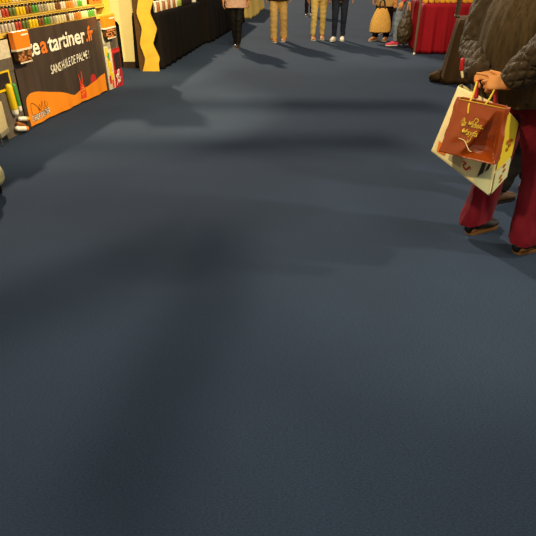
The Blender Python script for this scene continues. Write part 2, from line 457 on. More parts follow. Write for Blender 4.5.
def text_runs(runs, s0, s1, zf, h, map_fn, parent, bold=.012, shear=0, gap=.07, prefix='lettering'):
    """runs [(text, material)] stretched to s0..s1; zf(s) baseline; h = scale of the letters' height"""
    ms = [text_mesh(t, bold, shear) for t, m in runs]
    ext = []
    x = 0
    for me in ms:
        xs = [v.co.x for v in me.vertices]; ext.append((x, min(xs))); x += max(xs)-min(xs)+gap
    tot = x-gap; f = (s1-s0)/tot
    for (t, m), me, (x0, mn) in zip(runs, ms, ext):
        bm = bmesh.new(); bm.from_mesh(me)
        bmesh.ops.triangulate(bm, faces=bm.faces[:])
        for v in bm.verts:
            s = s0+(v.co.x-mn+x0)*f
            v.co = map_fn(s, zf(s)+v.co.y*h)
        finish(prefix, bm, m, parent, smooth=False)
text_runs([('te', 'white_print'), ('a', 'orange_text'), ('tartiner', 'white_print'), ('.fr', 'orange_text')], .30, 1.79, lambda s: .676+.0*s, .235,
          lambda s, z: bsurf(s, z, .004), bn, bold=.022)
text_runs([('SANS HUILE DE PALME !', 'white_print')], .645, 1.565, lambda s: .446+(s-.665)*.05, .13, lambda s, z: bsurf(s, z, .004), bn, bold=.004, shear=.12)
text_runs([('CHOCOLATIER', 'black_print')], .105, .485, lambda s: .058+(s-.1)*.02, .085, lambda s, z: bsurf(s, z, .004), bn, bold=.06)
text_runs([('CHOCOLATIER', 'white_print')], .105, .485, lambda s: .058+(s-.1)*.02, .085, lambda s, z: bsurf(s, z, .0055), bn, bold=.0)
def stroke(name, pts, w, m, map_fn, parent, sub=5):
    P = catmull(pts, sub); bm = bmesh.new(); a = []
    for i, p in enumerate(P):
        q0 = Vector(P[max(0, i-1)]); q1 = Vector(P[min(len(P)-1, i+1)]); t = (q1-q0).normalized() if (q1-q0).length else Vector((1, 0))
        nn = Vector((-t.y, t.x)); ww = w*(.55+.45*math.sin(PI*i/(len(P)-1)))
        a.append((bm.verts.new(map_fn(p[0]+nn.x*ww, p[1]+nn.y*ww)), bm.verts.new(map_fn(p[0]-nn.x*ww, p[1]-nn.y*ww))))
    for (p, q), (r, s) in zip(a, a[1:]): bm.faces.new((p, r, s, q))
    return finish(name, bm, m, parent, smooth=False)
bmap = lambda s, z: bsurf(s, z, .004)
stroke('sketch_line', [(.13, .10), (.12, .17), (.135, .235), (.19, .225), (.24, .18), (.25, .13), (.21, .11)], .003, 'black_print', bmap, bn)
stroke('sketch_line', [(.25, .135), (.29, .17), (.28, .20), (.26, .16), (.30, .135), (.33, .19), (.36, .215), (.35, .15), (.38, .14)], .003, 'black_print', bmap, bn)
stroke('sketch_line', [(.38, .14), (.41, .19), (.43, .205), (.42, .15), (.45, .145), (.47, .17), (.46, .19)], .003, 'black_print', bmap, bn)

# orange topped packets hung at the two front corners
def packet(s0, s1, z1, zc, z0, label):
    t = thing('hanging_packet', label, 'packet', SP((s0+s1)/2, -.03, 0), ROT, None)
    w = s1-s0
    bm = bmesh.new(); box(bm, (0, -.035, (z1+zc)/2), (w, .055, z1-zc), .008); h = finish('header_card', bm, 'orange_card', t, smooth=False)
    bm = bmesh.new(); box(bm, (0, -.036, zc+.008), (w+.004, .060, .020), .004); finish('card_edge', bm, 'white_card', h, smooth=False)
    bm = bmesh.new(); box(bm, (w*.2, -.064, z1-.035), (w*.45, .003, .012)); finish('printed_line', bm, 'white_print', h, smooth=False)
    bm = bmesh.new()
    prof = [(-w*.46, zc+.01), (-w*.44, z0+.03), (-w*.36, z0+.005), (0, z0), (w*.38, z0+.008), (w*.45, z0+.03), (w*.46, zc+.01)]
    fr = [bm.verts.new((x, -.058, z)) for x, z in prof]; bk = [bm.verts.new((x, -.012, z)) for x, z in prof]
    bm.faces.new(fr); bm.faces.new(bk[::-1])
    for i in range(len(fr)):
        j = (i+1) % len(fr); bm.faces.new((fr[i], fr[j], bk[j], bk[i]))
    b = finish('clear_bag', bm, 'brown_board', t, smooth=False)
    rnd = random.Random(int(s0*100)+5)
    bm = bmesh.new()
    for i in range(26):
        bm2 = blob(bm, (rnd.uniform(-w*.40, w*.40), -.058, rnd.uniform(z0+.02, zc-.012)), (rnd.uniform(.014, .026), .012, rnd.uniform(.010, .018)), 8)
    finish('nut_filling', bm, 'nut', b)['kind'] = 'stuff'
    bm = bmesh.new()
    box(bm, (0, -.062, z0+.010), (w*.8, .006, .014), .003)
    finish('bag_seal', bm, 'white_card', b)
packet(-.015, .245, .938, .765, .645, 'orange-topped packet of nuts hanging at the left corner of the brown banner')
packet(1.975, 2.29, .925, .77, .645, 'orange-topped packet of nuts hanging beside the cream partition panel')

# printed corner columns at the ends of the counter
def column(s0, s1, side, label):
    t = thing('display_column', label, 'display column', SP((s0+s1)/2, .0, 0), ROT)
    w = s1-s0
    bm = bmesh.new(); box(bm, (0, .10, .435), (w, .24, .87), .006); finish('column_body', bm, 'col_grey', t, smooth=False)
    def pan(name, x0, x1, z0, z1, m, dy=0.):
        bm = bmesh.new(); box(bm, ((x0+x1)/2, -.024-dy, (z0+z1)/2), (x1-x0, .006, z1-z0)); return finish(name, bm, m, t, smooth=False)
    return t, pan
t, pan = column(1.985, 2.46, 1, 'display column printed with a red can at the right end of the banner')
pan('white_strip', -.235, -.13, .56, .87, 'col_white')
pan('yellow_strip', -.235, -.03, .01, .60, 'col_white')
for i, (x, z, m) in enumerate(((-.19, .50, 'yellow_print'), (-.14, .43, 'green_print'), (-.17, .36, 'yellow_print'), (-.10, .30, 'yellow_print'), (-.15, .25, 'yellow_print'), (-.09, .17, 'yellow_print'), (-.17, .14, 'red_print'), (-.10, .08, 'chili_print'))):
    p_ = pan('printed_leaf', x-.028, x+.028, z-.055, z+.045, m, .004)
pan('red_can', -.03, .232, .0, .50, 'red_can', .002)
pan('can_rim', -.02, .225, .45, .475, 'red_print', .005)
pan('dark_window', .015, .215, .235, .44, 'black_print', .006)
cmap = lambda s, z: Vector((s, -.036, z))
stroke('can_script', [(.00, .03), (.05, .12), (.01, .15), (.06, .17), (.10, .12), (.07, .20), (.12, .22), (.09, .14)], .008, 'white_print', cmap, t)
stroke('can_script', [(.05, .05), (.09, .10), (.06, .08), (.12, .07), (.14, .13)], .007, 'white_print', cmap, t)
t, pan = column(-.36, -.02, -1, 'display column printed with yellow and green tubes at the left end of the banner')
pan('white_strip', -.165, .165, .66, .88, 'col_white')
pan('grey_print', -.1, .165, .60, .72, 'col_grey', .003)
fr = pan('yellow_frame', -.17, .075, .44, .62, 'yellow_print', .004)
bm = bmesh.new(); box(bm, (-.06, -.034, .535), (.21, .004, .135)); finish('dark_window', bm, 'black_print', fr, smooth=False)
def tube_print(name, pts, r, m, capm):
    bm = bmesh.new(); tube(bm, pts, r, n=12, sub=2); o = finish(name, bm, m, t)
    d = (Vector(pts[-1])-Vector(pts[0])).normalized(); e = Vector(pts[-1])
    bm = bmesh.new(); tube(bm, [e, e+d*.045], [r[-1]*.95, r[-1]*.9], n=12, sub=1); finish('tube_cap', bm, capm, o)
tube_print('yellow_tube', [(-.01, -.045, .47), (.0, -.045, .27)], [.035, .035], 'yellow_print', 'cap_white')
tube_print('green_tube', [(.075, -.045, .47), (.085, -.045, .28)], [.022, .022], 'green_print', 'cap_white')
tube_print('amber_tube', [(.04, -.05, .155), (.125, -.05, .135)], [.022, .024], 'cap_white', 'yellow_goods')
tube_print('orange_tube', [(-.03, -.05, .075), (.07, -.05, .05)], [.026, .03], 'cap_white', 'orange_card')
tube_print('amber_tube', [(.0, -.05, .115), (.03, -.05, .10)], [.022, .022], 'nut', 'nut')

# tiered rack with the bottles
rk = thing('tiered_rack', 'yellow wooden tiered rack full of small bottles on the stall counter', 'rack', SP(0, 0, TOPZ+.007), ROT)
ROWD, ROWH = .11, .118
for r in range(4):
    bm = bmesh.new(); z = r*ROWH
    box(bm, (SL/2+.15, .07+r*ROWD, z+.006), (SL+.85, ROWD, .012), .002); finish('shelf_board', bm, 'shelf_yellow', rk, smooth=False)
    if r:
        bm = bmesh.new(); box(bm, (SL/2+.15, .028+r*ROWD, z-.010), (SL+.85, .008, .044), .002); finish('shelf_edge', bm, 'shelf_yellow', rk, smooth=False)
bm = bmesh.new(); box(bm, (SL/2+.15, .43+.04, .28), (SL+.85, .012, .56)); finish('back_board', bm, 'brown_board', rk, smooth=False)
for x in (-.27, SL+.57):
    bm = bmesh.new(); box(bm, (x, .27, .16), (.014, .42, .32)); finish('end_board', bm, 'shelf_yellow', rk, smooth=False)
def bottle_mesh(m, capm):
    bm = bmesh.new(); lathe(bm, [(.017, 0), (.0195, .004), (.0195, .060), (.017, .070), (.011, .077), (.011, .081)], n=12)
    me = bpy.data.meshes.new('body'); bm.to_mesh(me); bm.free(); me.materials.append(M[m])
    for p in me.polygons: p.use_smooth = True
    bm = bmesh.new(); lathe(bm, [(.0125, .077), (.0135, .079), (.0135, .096), (.011, .099)], n=12)
    mc = bpy.data.meshes.new('cap'); bm.to_mesh(mc); bm.free(); mc.materials.append(M[capm])
    return me, mc
BM = {k: bottle_mesh('bottle_'+k, 'cap_black') for k in BOT}
PITCH_B = .0605
ORD = ['first', 'second', 'third', 'fourth', 'fifth', 'sixth', 'seventh']
rows = [
 ('bottom', .905, [('clear', 6), ('red', 2), ('dark green', 2), ('yellow', 3), ('brown', 2), ('green', 2), ('beige', 2), ('cream', 4), ('brown', 1), ('white', 2), ('orange', 3), ('cream', 3), ('green', 3), ('beige', 1)], -.07),
 ('middle', None, [('clear', 5), ('red', 2), ('dark green', 2), ('yellow', 3), ('brown', 2), ('green', 2), ('beige', 3), ('cream', 3), ('brown', 2), ('white', 2), ('orange', 3), ('beige', 2), ('green', 2), ('cream', 2)], -.02),
 ('top', None, [('red', 3), ('dark green', 3), ('yellow', 4), ('white', 3), ('beige', 3), ('cream', 3), ('brown', 2), ('green', 2), ('orange', 3), ('white', 3)], .06),
]
for r, (tier, _, runs, s0) in enumerate(rows):
    seen = {}
    i = 0
    tot = {}
    for c, n in runs: tot[c] = tot.get(c, 0)+1
    for c, n in runs:
        seen[c] = seen.get(c, 0)+1
        where = '' if tot[c] == 1 else (('left', 'right')[seen[c]-1]+' ' if tot[c] == 2 else ('left', 'middle', 'right')[seen[c]-1]+' ')
        for q in range(n):
            s = s0+i*PITCH_B+random.uniform(-.003, .003); i += 1
            num = 'only bottle' if n == 1 else ORD[q]+' bottle'
            lab = f'black-capped {c} bottle, {ORD[q]} of the {where}{c} run on the {tier} rack tier'
            b = thing('spice_bottle', lab, 'bottle', SP(s, .052+r*ROWD, TOPZ+.0205+r*ROWH), ROT+random.uniform(-.3, .3), f'spice bottles on the {tier} tier of the rack')
            for me, nm in zip(BM[c], ('body', 'cap')):
                o = bpy.data.objects.new(nm, me); COL.objects.link(o); o.parent = b
for j, s in enumerate((2.33, 2.43, 2.53)):
    t = thing('orange_carton', f'orange carton, {ORD[j]} from the left of three at the right end of the rack', 'carton', SP(s-.08, .17, TOPZ+.0205+ROWH), ROT, 'orange cartons at the end of the rack')
    bm = bmesh.new(); box(bm, (0, 0, .075), (.08, .05, .15), .003); finish('carton_body', bm, 'orange_text', t, smooth=False)
    bm = bmesh.new(); box(bm, (0, -.026, .06), (.06, .003, .04)); finish('carton_label', bm, 'red_print', t, smooth=False)

# ------------------------------------------------------------------ beige stool and cream bag at the left edge
p = W(-4, 133, 4.96)
st = thing('covered_stool', 'beige cloth-covered stool on thin metal legs in front of the stall column', 'stool', (p.x-.03, 4.98, 0), .1)
zb = .085
bm = bmesh.new(); box(bm, (0, 0, .25), (.21, .22, .27), .02); finish('cloth_cover', bm, 'beige_canvas', st)
bm = bmesh.new(); box(bm, (0, 0, zb+.025), (.216, .226, .05), .006); finish('hem_band', bm, 'grey_hem', st)
for sx in (-1, 1):
    for sy in (-1, 1):
        bm = bmesh.new(); tube(bm, [(sx*.085, sy*.085, .008), (sx*.08, sy*.08, .12)], [.007, .007], n=8, sub=1); finish('leg', bm, 'metal', st)
p = G(-6.5, 193)
bg = thing('puffy_bag', 'pale cream puffy bag at the left edge of the carpet', 'bag', (p.x, p.y, 0), .2)
bm = bmesh.new()
blob(bm, (0, 0, .14), (.105, .12, .11), 18); blob(bm, (.005, 0, .28), (.10, .10, .11), 18); blob(bm, (-.03, .03, .40), (.06, .07, .07), 14)
fused('bag_body', bm, 'cream_plastic', bg, vox=.01, it=3, wr=.006)
bm = bmesh.new(); lathe(bm, [(.06, .004), (.065, .012), (.065, .05), (.05, .06)], n=20); finish('bag_base', bm, 'dark_void', bg)
for sx in (-1, 1):
    bm = bmesh.new(); tube(bm, [(-.03+sx*.05, .03, .42), (-.03+sx*.04, .03, .50), (-.03, .03, .53)], [.008, .008, .008], n=8, sub=4); finish('handle', bm, 'cream_plastic', bg)

# ------------------------------------------------------------------ partition panel, gold board
def slab(name, poly, y0, y1, m, parent=None, z_is_second=True):
    bm = bmesh.new()
    f = [bm.verts.new((x, y0, z)) for x, z in poly]; b = [bm.verts.new((x, y1, z)) for x, z in poly]
    bm.faces.new(f); bm.faces.new(b[::-1])
    for i in range(len(f)):
        j = (i+1) % len(f); bm.faces.new((f[i], f[j], b[j], b[i]))
    return finish(name, bm, m, parent, smooth=False)
PY = 9.28
pp = G(133, 68)
xr = G(141.3, 68).x; xl = G(124.5, 68).x
zn = W(115, 22, PY).z; xn = W(107, 10, PY).x
pn = thing('partition_panel', 'cream partition panel with a dark plinth beside the gold wavy board', 'partition', (xr, PY, 0))
poly = [(xl-xr, .10), (0, .10), (0, 2.4), (xn-xr, 2.4), (xn-xr, zn+.02), (xl-xr-.06, zn+.02), (xl-xr-.02, zn), (xl-xr, zn-.05)]
slab('panel_board', poly, 0, .06, 'cream_panel', pn)
slab('plinth', [(xl-xr-.01, 0), (.0, 0), (.0, .10), (xl-xr-.01, .10)], -.005, .065, 'brown_base', pn)
bk = thing('gap_shade_screen', 'dark screen added behind the cream partition panel to shade the gap', 'screen', (xl-.2, PY+.12, 0))
slab('gap_shade_board', [(-1.6, 0), (.22, 0), (.22, 2.3), (-1.6, 2.3)], 0, .05, 'dark_void', bk)  # dark sheet added so the gap beside the panel looks shaded
gx0 = G(146, 73).x; gy = 9.0
gb = thing('wavy_board', 'gold wavy-edged board standing at the corner of the black table', 'board', (W(149, 40, gy).x, gy, 0))
pl, pr = [], []
zz = 0
n = 60
for i in range(n+1):
    z = 2.2*i/n
    ph = 2*PI*(z-.08)/.44
    wv = .036*math.asin(.96*math.sin(ph))/1.2
    fl = .05*max(0, 1-z/.12)
    pl.append((-.115+wv*.7-fl*.2, z)); pr.append((.105+wv+fl, z))
slab('gold_front', pl+pr[::-1], -.03, 0, 'gold_board', gb)
slab('dark_back', [(-.20, 0), (.02, 0), (.02, 2.2), (-.20, 2.2)], .004, .05, 'brown_board', gb)

# ------------------------------------------------------------------ draped tables
def drape(name, label, corners, h, m, fold=.03, wl=.22, flare=.05, hem=.01, topm=None, seed=0, sag=None):
    """cloth over a table: corners around the top (ground places), folds on all sides"""
    c0 = sum((Vector(c) for c in corners), Vector((0, 0, 0)))/len(corners)
    root = thing(name, label, 'table', (c0.x, c0.y, 0))
    P = [Vector(c)-Vector((c0.x, c0.y, 0)) for c in corners]
    area = sum(a.x*b.y-b.x*a.y for a, b in zip(P, P[1:]+P[:1]))
    if area < 0: P = P[::-1]
    ring = []
    Ltot = 0
    for i, p in enumerate(P):
        q = P[(i+1) % len(P)]; L = (q-p).length; n = max(2, int(L/.025))
        d = (q-p).normalized(); out = Vector((d.y, -d.x, 0))
        po = (p-P[i-1]).normalized(); oprev = Vector((po.y, -po.x, 0))
        for j in range(n):
            s = L*j/n
            o = out if j else (out+oprev).normalized()*1.25
            ring.append((p+d*s, o, Ltot+s))
        Ltot += L
    bm = bmesh.new(); rowsN = 14; V = []
    for k in range(rowsN+1):
        f = k/rowsN; row = []
        for p, o, s in ring:
            ph = 2*PI*s/wl+1.3*math.sin(s*2.1+seed)+seed
            a = fold*(f**.7)*(math.sin(ph)+.45*math.sin(2.3*ph+1))
            row.append(bm.verts.new(p+o*(flare*f+a)+Vector((0, 0, h*(1-f)+hem*f+(.0 if k else 0)))))
        V.append(row)
    n = len(ring)
    for a, b in zip(V, V[1:]):
        for i in range(n): bm.faces.new((a[i], a[(i+1) % n], b[(i+1) % n], b[i]))
    bm.faces.new(V[0])
    o = finish('tablecloth', bm, m, root)
    md = o.modifiers.new('thick', 'SOLIDIFY'); md.thickness = .004
    bm = bmesh.new(); q = [bm.verts.new(p*.97+Vector((0, 0, h-.03))) for p in P]; f = bm.faces.new(q)
    r = bmesh.ops.extrude_face_region(bm, geom=[f]); bmesh.ops.translate(bm, vec=(0, 0, .024), verts=[x for x in r['geom'] if isinstance(x, bmesh.types.BMVert)])
    finish('tabletop', bm, 'brown_board', root, smooth=False)
    return root, c0
b0 = G(163, 69); b1 = G(204, 44); b2 = G(243, 22)
def back(p, d): return Vector(p)+Vector((-.97, .22, 0))*d
BH = .83
drape('draped_table', 'long black-clothed table with jars, just right of the gold wavy board', [b0, b1+Vector((-.03, -.05, 0)), back(b1, .45)+Vector((-.03, -.05, 0)), back(b0, .45)], BH, 'black_cloth', fold=.02, wl=.35, flare=.03, seed=1)
drape('draped_table', 'farther black-clothed table behind the person in the pink coat', [b1+Vector((.09, .16, 0)), b2, back(b2, .75), back(b1, .72)+Vector((.07, .17, 0))], BH+.04, 'black_cloth', fold=.025, wl=.4, flare=.04, seed=2)
# jars on the black table
def jar(pos, h, r, m, lid, label, name='glass_jar', group='jars on the black table'):
    t = thing(name, label, 'jar', pos, 0, group)
    bm = bmesh.new(); lathe(bm, [(r*.85, 0), (r, .01), (r, h*.75), (r*.8, h*.86), (r*.8, h*.88)], n=14); finish('jar_body', bm, m, t)
    bm = bmesh.new(); lathe(bm, [(r*.84, h*.86), (r*.86, h*.88), (r*.86, h*.98), (r*.8, h)], n=14); finish('lid', bm, lid, t)
EB = (b1-b0).normalized()
for i in range(9):
    c = Vector((b0.x, b0.y, BH+.004))+EB*(.10+i*.16)+Vector((-.97, .22, 0))*.07
    jar(c, .16, .03, ('glass_pale', 'nut')[i % 2], 'cap_white', f'{("pale", "amber")[i % 2]} jar, {(ORD+["eighth","ninth"])[i]} jar from the gold board along the black table front', group='jars along the front of the black table')
    c2 = c+Vector((-.97, .22, 0))*.11
    jar(c2, .19, .032, 'glass_dark', 'cap_white', f'dark jar behind the {(ORD+["eighth","ninth"])[i]} front jar on the black table', group='dark jars in the back line on the black table')
c = Vector((b0.x, b0.y, BH+.004))+EB*1.60+Vector((-.97, .22, 0))*.1
jar(c, .16, .075, 'jar_green', 'cap_white', 'wide green jar among the jars on the black table', 'green_jar')
for i in range(4):
    c = Vector((b0.x, b0.y, BH+.004))+EB*(1.85+i*.2)+Vector((-.97, .22, 0))*.1
    jar(c, .2, .06, 'glass_dark', 'cap_black', f'dark bottle, {ORD[i]} from the green jar on the black table', 'dark_bottle', 'dark bottles beside the green jar')
c = Vector((b0.x, b0.y, BH+.004))+EB*2.75+Vector((-.97, .22, 0))*.08
jar(c, .16, .06, 'white_print', 'cap_white', 'bright white pot at the far end of the black table', 'glint_pot')  # white body added in place of a lamp glint
for i in range(3):
    c = Vector((b1.x, b1.y, BH+.045))+(b2-b1).normalized()*(.2+i*.42)+Vector((-.97, .22, 0))*.2
    t = thing('yellow_basket', f'yellow basket, {ORD[i]} from the left on the farther black table', 'basket', c, 0, 'yellow baskets on the farther black table')
    bm = bmesh.new(); lathe(bm, [(.12, 0), (.13, .02), (.16, .14), (.165, .15), (.15, .15)], n=18); finish('basket_body', bm, 'gold_board', t)
    bm = bmesh.new(); tube(bm, [(-.15, 0, .14), (-.1, 0, .27), (0, 0, .31), (.1, 0, .27), (.15, 0, .14)], [.01]*5, n=8, sub=3, side=(0, 1, 0)); finish('handle', bm, 'gold_board', t)
# far yellow draped stand
y0 = G(250, 19); y1 = G(262, 9)
drape('draped_table', 'far yellow-draped table at the end of the left row of stalls', [y0, y1, back(y1, .8), back(y0, .8)], .85, 'yellow_cloth', fold=.05, wl=.9, flare=.05, seed=3)

# red table with its goods, corner pole
r0 = G(417, 54); r1 = G(470, 54); r2 = G(407.5, 41)
rb = r2-r0
rt, rc = drape('draped_table', 'red-clothed table loaded with yellow goods behind the brown draped table', [r0, r1, r1+rb*1.1, r0+rb*1.1], .86, 'red_cloth', fold=.036, wl=.26, flare=.02, seed=4, hem=.015)
rnd = random.Random(3)
gi = 0
for row in range(2):
    for i in range(9):
        q = r0+(r1-r0)*((i+.6)/9.6)+rb*(.15+.45*row)
        t = thing('yellow_parcel', f'yellow wrapped parcel, {(ORD+["eighth","ninth"])[i]} from the left in the {("front","back")[row]} row on the red table', 'parcel', (q.x, q.y, .866), rnd.uniform(-.1, .1), 'yellow parcels on the red table')
        bm = bmesh.new(); box(bm, (0, 0, .045), (.085, .11, .09), .018); finish('parcel_body', bm, 'yellow_goods', t)
        bm = bmesh.new(); box(bm, (0, 0, .045), (.02, .114, .094), .004); finish('band', bm, 'gold_board', t)
pq = G(413, 53)
t = thing('stall_pole', 'thin brown pole at the front left corner of the red table', 'pole', (pq.x-.03, pq.y-.21, 0))
bm = bmesh.new(); tube(bm, [(0, 0, .02), (0, 0, 2.2)], [.022, .022], n=12, sub=1); finish('shaft', bm, 'pole_brown', t)
bm = bmesh.new(); lathe(bm, [(.045, 0), (.045, .012), (.024, .03), (.024, .04)], n=14); finish('foot', bm, 'metal', t)

# brown draped table with pole and bunched cloth
d0 = G(441, 84); d1 = G(505, 80); dv = Vector((.28, 1.05, 0))
bt, bc = drape('draped_table', 'brown-clothed table between the red table and the person in the quilted jacket', [d0+Vector((.12, 0, 0)), d1, d1+dv*.7, d0+dv*.7+Vector((.12, 0, 0))], .84, 'brown_drape', fold=.035, wl=.30, flare=.10, seed=5)
bm = bmesh.new()
q = G(439, 82)-bc; q.z = 0
for (dx, dy, dz, rx, ry, rz) in ((-.05, .0, .07, .11, .08, .07), (.06, .0, .06, .10, .09, .06), (.0, .05, .10, .08, .07, .06), (-.1, .03, .05, .06, .06, .05)):
    blob(bm, (q.x+dx, q.y+dy, dz), (rx, ry, rz), 14)
fused('bunched_hem', bm, 'brown_drape', bt, vox=.012, it=3, wr=.02, wf=(14, 14, 14))
pq = W(456.5, 19, 8.35)
t = thing('stall_pole', 'thick brown pole rising at the corner of the brown draped table', 'pole', (pq.x, pq.y, .845))
bm = bmesh.new(); tube(bm, [(0, 0, .02), (0, 0, 1.4)], [.034, .034], n=12, sub=1); finish('shaft', bm, 'pole_brown', t)
bm = bmesh.new(); lathe(bm, [(.042, 0), (.042, .012), (.036, .02), (.036, .03)], n=14); finish('foot', bm, 'pole_brown', t)

# ------------------------------------------------------------------ people in the distance
p = G(237, 48)
wbody, _ = person('person', 'person in a pink coat and black tights walking in the left of the aisle', (p.x, p.y+.15, 0), PI, [(-.02, .05, .0), (.035, -.12, .1)], H=1.66,
       trousers='black_tights', tw=(.09, .074, .052), hem=.06, top='pink_coat', tophem=.74, topw=.215, shoe='black_leather', sole='tan_sole', boot=.3, long_hair=True, seed=2, shoe_len=.25)
p = G(278, 42)
person('person', 'person in tan trousers and orange shoes walking towards the camera', (p.x, p.y+.1, 0), PI, [(-.135, -.08, -.12), (.095, .07, .15)], H=1.76,
       trousers='tan_cloth', tw=(.105, .085, .075), hem=.05, top='dark_coat', tophem=.82, topw=.21, shoe='tan_shoe', sole='pale_sole', hair='hair_grey', seed=3)
p = G(318, 40)
person('person', 'person in pale yellow trousers walking left of the dark jeans', (p.x, p.y+.1, 0), PI, [(-.10, -.06, .0), (.12, .06, .1)], H=1.68,
       trousers='yellow_cloth', tw=(.09, .070, .050), hem=.10, top='tan_coat', tophem=.86, topw=.19, shoe='tan_shoe', sole='pale_sole', seed=4)
p = G(338.5, 41)
person('person', 'person in dark jeans and white sneakers walking right of the yellow trousers', (p.x, p.y+.1, 0), PI, [(-.10, -.05, -.15), (.10, .03, -.45)], H=1.72,
       trousers='denim_dark', tw=(.092, .072, .054), hem=.09, top='dark_coat', tophem=.9, topw=.19, shoe='white_shoe', sole='white_print', seed=5)
p = G(309, 16)
person('person', 'far person in plum trousers seen past the yellow trousers', (p.x, p.y+.1, 0), PI, [(-.09, .0, 0), (.09, .1, 0)], H=1.68,
       trousers='plum_cloth', tw=(.095, .07, .06), hem=.1, top='plum_cloth', tophem=.8, topw=.2, shoe='brown_leather', seed=6)
p = G(383, 41)
person('person', 'person in a tan coat with dark trousers standing behind the straw bag', (p.x, p.y+.1, 0), PI*.8, [(-.08, .0, 0.2), (.13, .12, -.2)], H=1.66,
       trousers='dark_trouser', tw=(.095, .075, .07), hem=.08, top='tan_coat', tophem=.70, topw=.22, shoe='tan_shoe', seed=7)
ba = W(381, 1, 12.55)
sb = thing('straw_bag', 'wide woven straw bag with two handles hanging before the tan coat', 'bag', (ba.x+.03, 12.5, .22), .1)
bm = bmesh.new()
rws = [(.0, .225, .085), (.03, .235, .09), (.20, .22, .085), (.36, .165, .06), (.47, .105, .03)]
rws = catmull(rws, 4)
V = []
for z, a, b in rws:
    V.append([bm.verts.new((a*abs(math.cos(t))**.7*math.copysign(1, math.cos(t)), b*abs(math.sin(t))**.8*math.copysign(1, math.sin(t)), z)) for t in [2*PI*i/32 for i in range(32)]])
for a, b in zip(V, V[1:]):
    for i in range(32): bm.faces.new((a[i], a[(i+1) % 32], b[(i+1) % 32], b[i]))
bm.faces.new(V[0][::-1]); bm.faces.new(V[-1])
finish('bag_body', bm, 'straw', sb)
for sy in (-1, 1):
    bm = bmesh.new(); tube(bm, [(-.06, sy*.03, .46), (-.045, sy*.03, .58), (0, sy*.02, .64), (.045, sy*.03, .58), (.06, sy*.03, .46)], [.012]*5, n=8, sub=4, side=(0, 1, 0)); finish('handle', bm, 'brown_leather', sb)
bm = bmesh.new(); box(bm, (0, 0, .004), (.44, .15, .03), .01); finish('bag_base', bm, 'brown_leather', sb)
p = G(388, 36)
person('person', 'person in a dark brown coat standing between the straw bag and grey jeans', (p.x+.02, p.y+.5, 0), PI*.9, [(-.08, .0, 0.2), (.1, .05, -.2)], H=1.7,
       trousers='dark_trouser', tw=(.095, .075, .07), hem=.06, top='dark_coat', tophem=.5, topw=.20, shoe='black_leather', seed=8)
p = G(399, 45)
person('person', 'person in grey jeans and pink sneakers standing beside the red table', (p.x-.02, p.y-.04, 0), PI*.5, [(-.05, .09, .1), (.07, -.02, .0)], H=1.62,
       trousers='denim_grey', tw=(.09, .074, .058), hem=.09, top='pink_shoe', tophem=.86, topw=.18, shoe='pink_shoe', sole='pale_sole', long_hair=True, seed=9, lean=.05)
ba = W(405, 40, 12.0)
pb = thing('patterned_bag', 'black bag with a gold pattern hanging beside the red table', 'bag', (ba.x-.12, 11.62, .10), .0)
bm = bmesh.new()
for i, (z, a, b) in enumerate(((.06, .12, .05), (.25, .155, .08), (.45, .12, .05))): pass
tube(bm, [(0, 0, .04), (0, 0, .14), (.0, 0, .34), (.01, 0, .50), (.02, 0, .60)], [(.11, .06), (.155, .09), (.145, .085), (.09, .05), (.05, .03)], n=20, sub=4)
fused('bag_body', bm, 'black_gold', pb, vox=.011, it=2, wr=.012, wf=(16, 16, 16))
bm = bmesh.new(); tube(bm, [(.0, 0, .58), (.01, 0, .72), (.04, 0, .74), (.06, 0, .58)], [.013]*4, n=8, sub=4, side=(0, 1, 0)); finish('handle', bm, 'tan_shoe', pb)

# ------------------------------------------------------------------ near person in the quilted jacket
h = Vector((.88, .47, 0)).normalized(); yawN = math.atan2(-h.x, h.y)
ctr = Vector((1.395, 2.955, 0))
RN = Matrix.Translation(ctr) @ Matrix.Rotation(yawN, 4, 'Z'); RI = RN.inverted()
def toL(p): return RI @ Vector(p)
# wrists and hands held behind the back
wl = W(478, 71, 2.86); wr_ = W(506.5, 84.5, 2.66)
el = W(478, 45, 3.08); er = W(556, 42, 2.55)
sl = ctr+Vector((-.47, .88, 0))*.17+Vector((0, 0, 1.47)); sr = ctr-Vector((-.47, .88, 0))*.20+Vector((0, 0, 1.47))
arms = [(toL(sl), toL(el), toL(wl)), (toL(sr), toL(er), toL(wr_))]
R3 = RI.to_3x3()
kl = W(480, 80, 2.78); kr = W(488, 77.5, 2.74)
axes = [(R3 @ (W(488, 76, 2.79)-wl), R3 @ Vector((-.1, -.8, .5)), R3 @ Vector((-.1, -.3, -.9)), ((.25, .4, .3), (.3, .45, .3), (.35, .5, .4), (.4, .5, .4))),
        (R3 @ (W(490, 82, 2.69)-wr_), R3 @ Vector((.05, -.85, .45)), R3 @ Vector((-.1, -.2, .95)), ((.12, .22, .15), (.65, .8, .6), (.85, 1.0, .7), (.95, 1.0, .7)))]
near, legsN = person('person', 'person in a quilted brown jacket and maroon trousers holding bags behind the back', ctr, yawN,
       [(-.124, -.004, .05), (.205, .050, -.05)], H=1.78, trousers=None, shoe='black_leather', sole='tan_sole', hair='hair_grey', arms=arms, hand_axes=axes, vox=.0045, hand_scale=.88, shoe_len=.28, build_top=False)
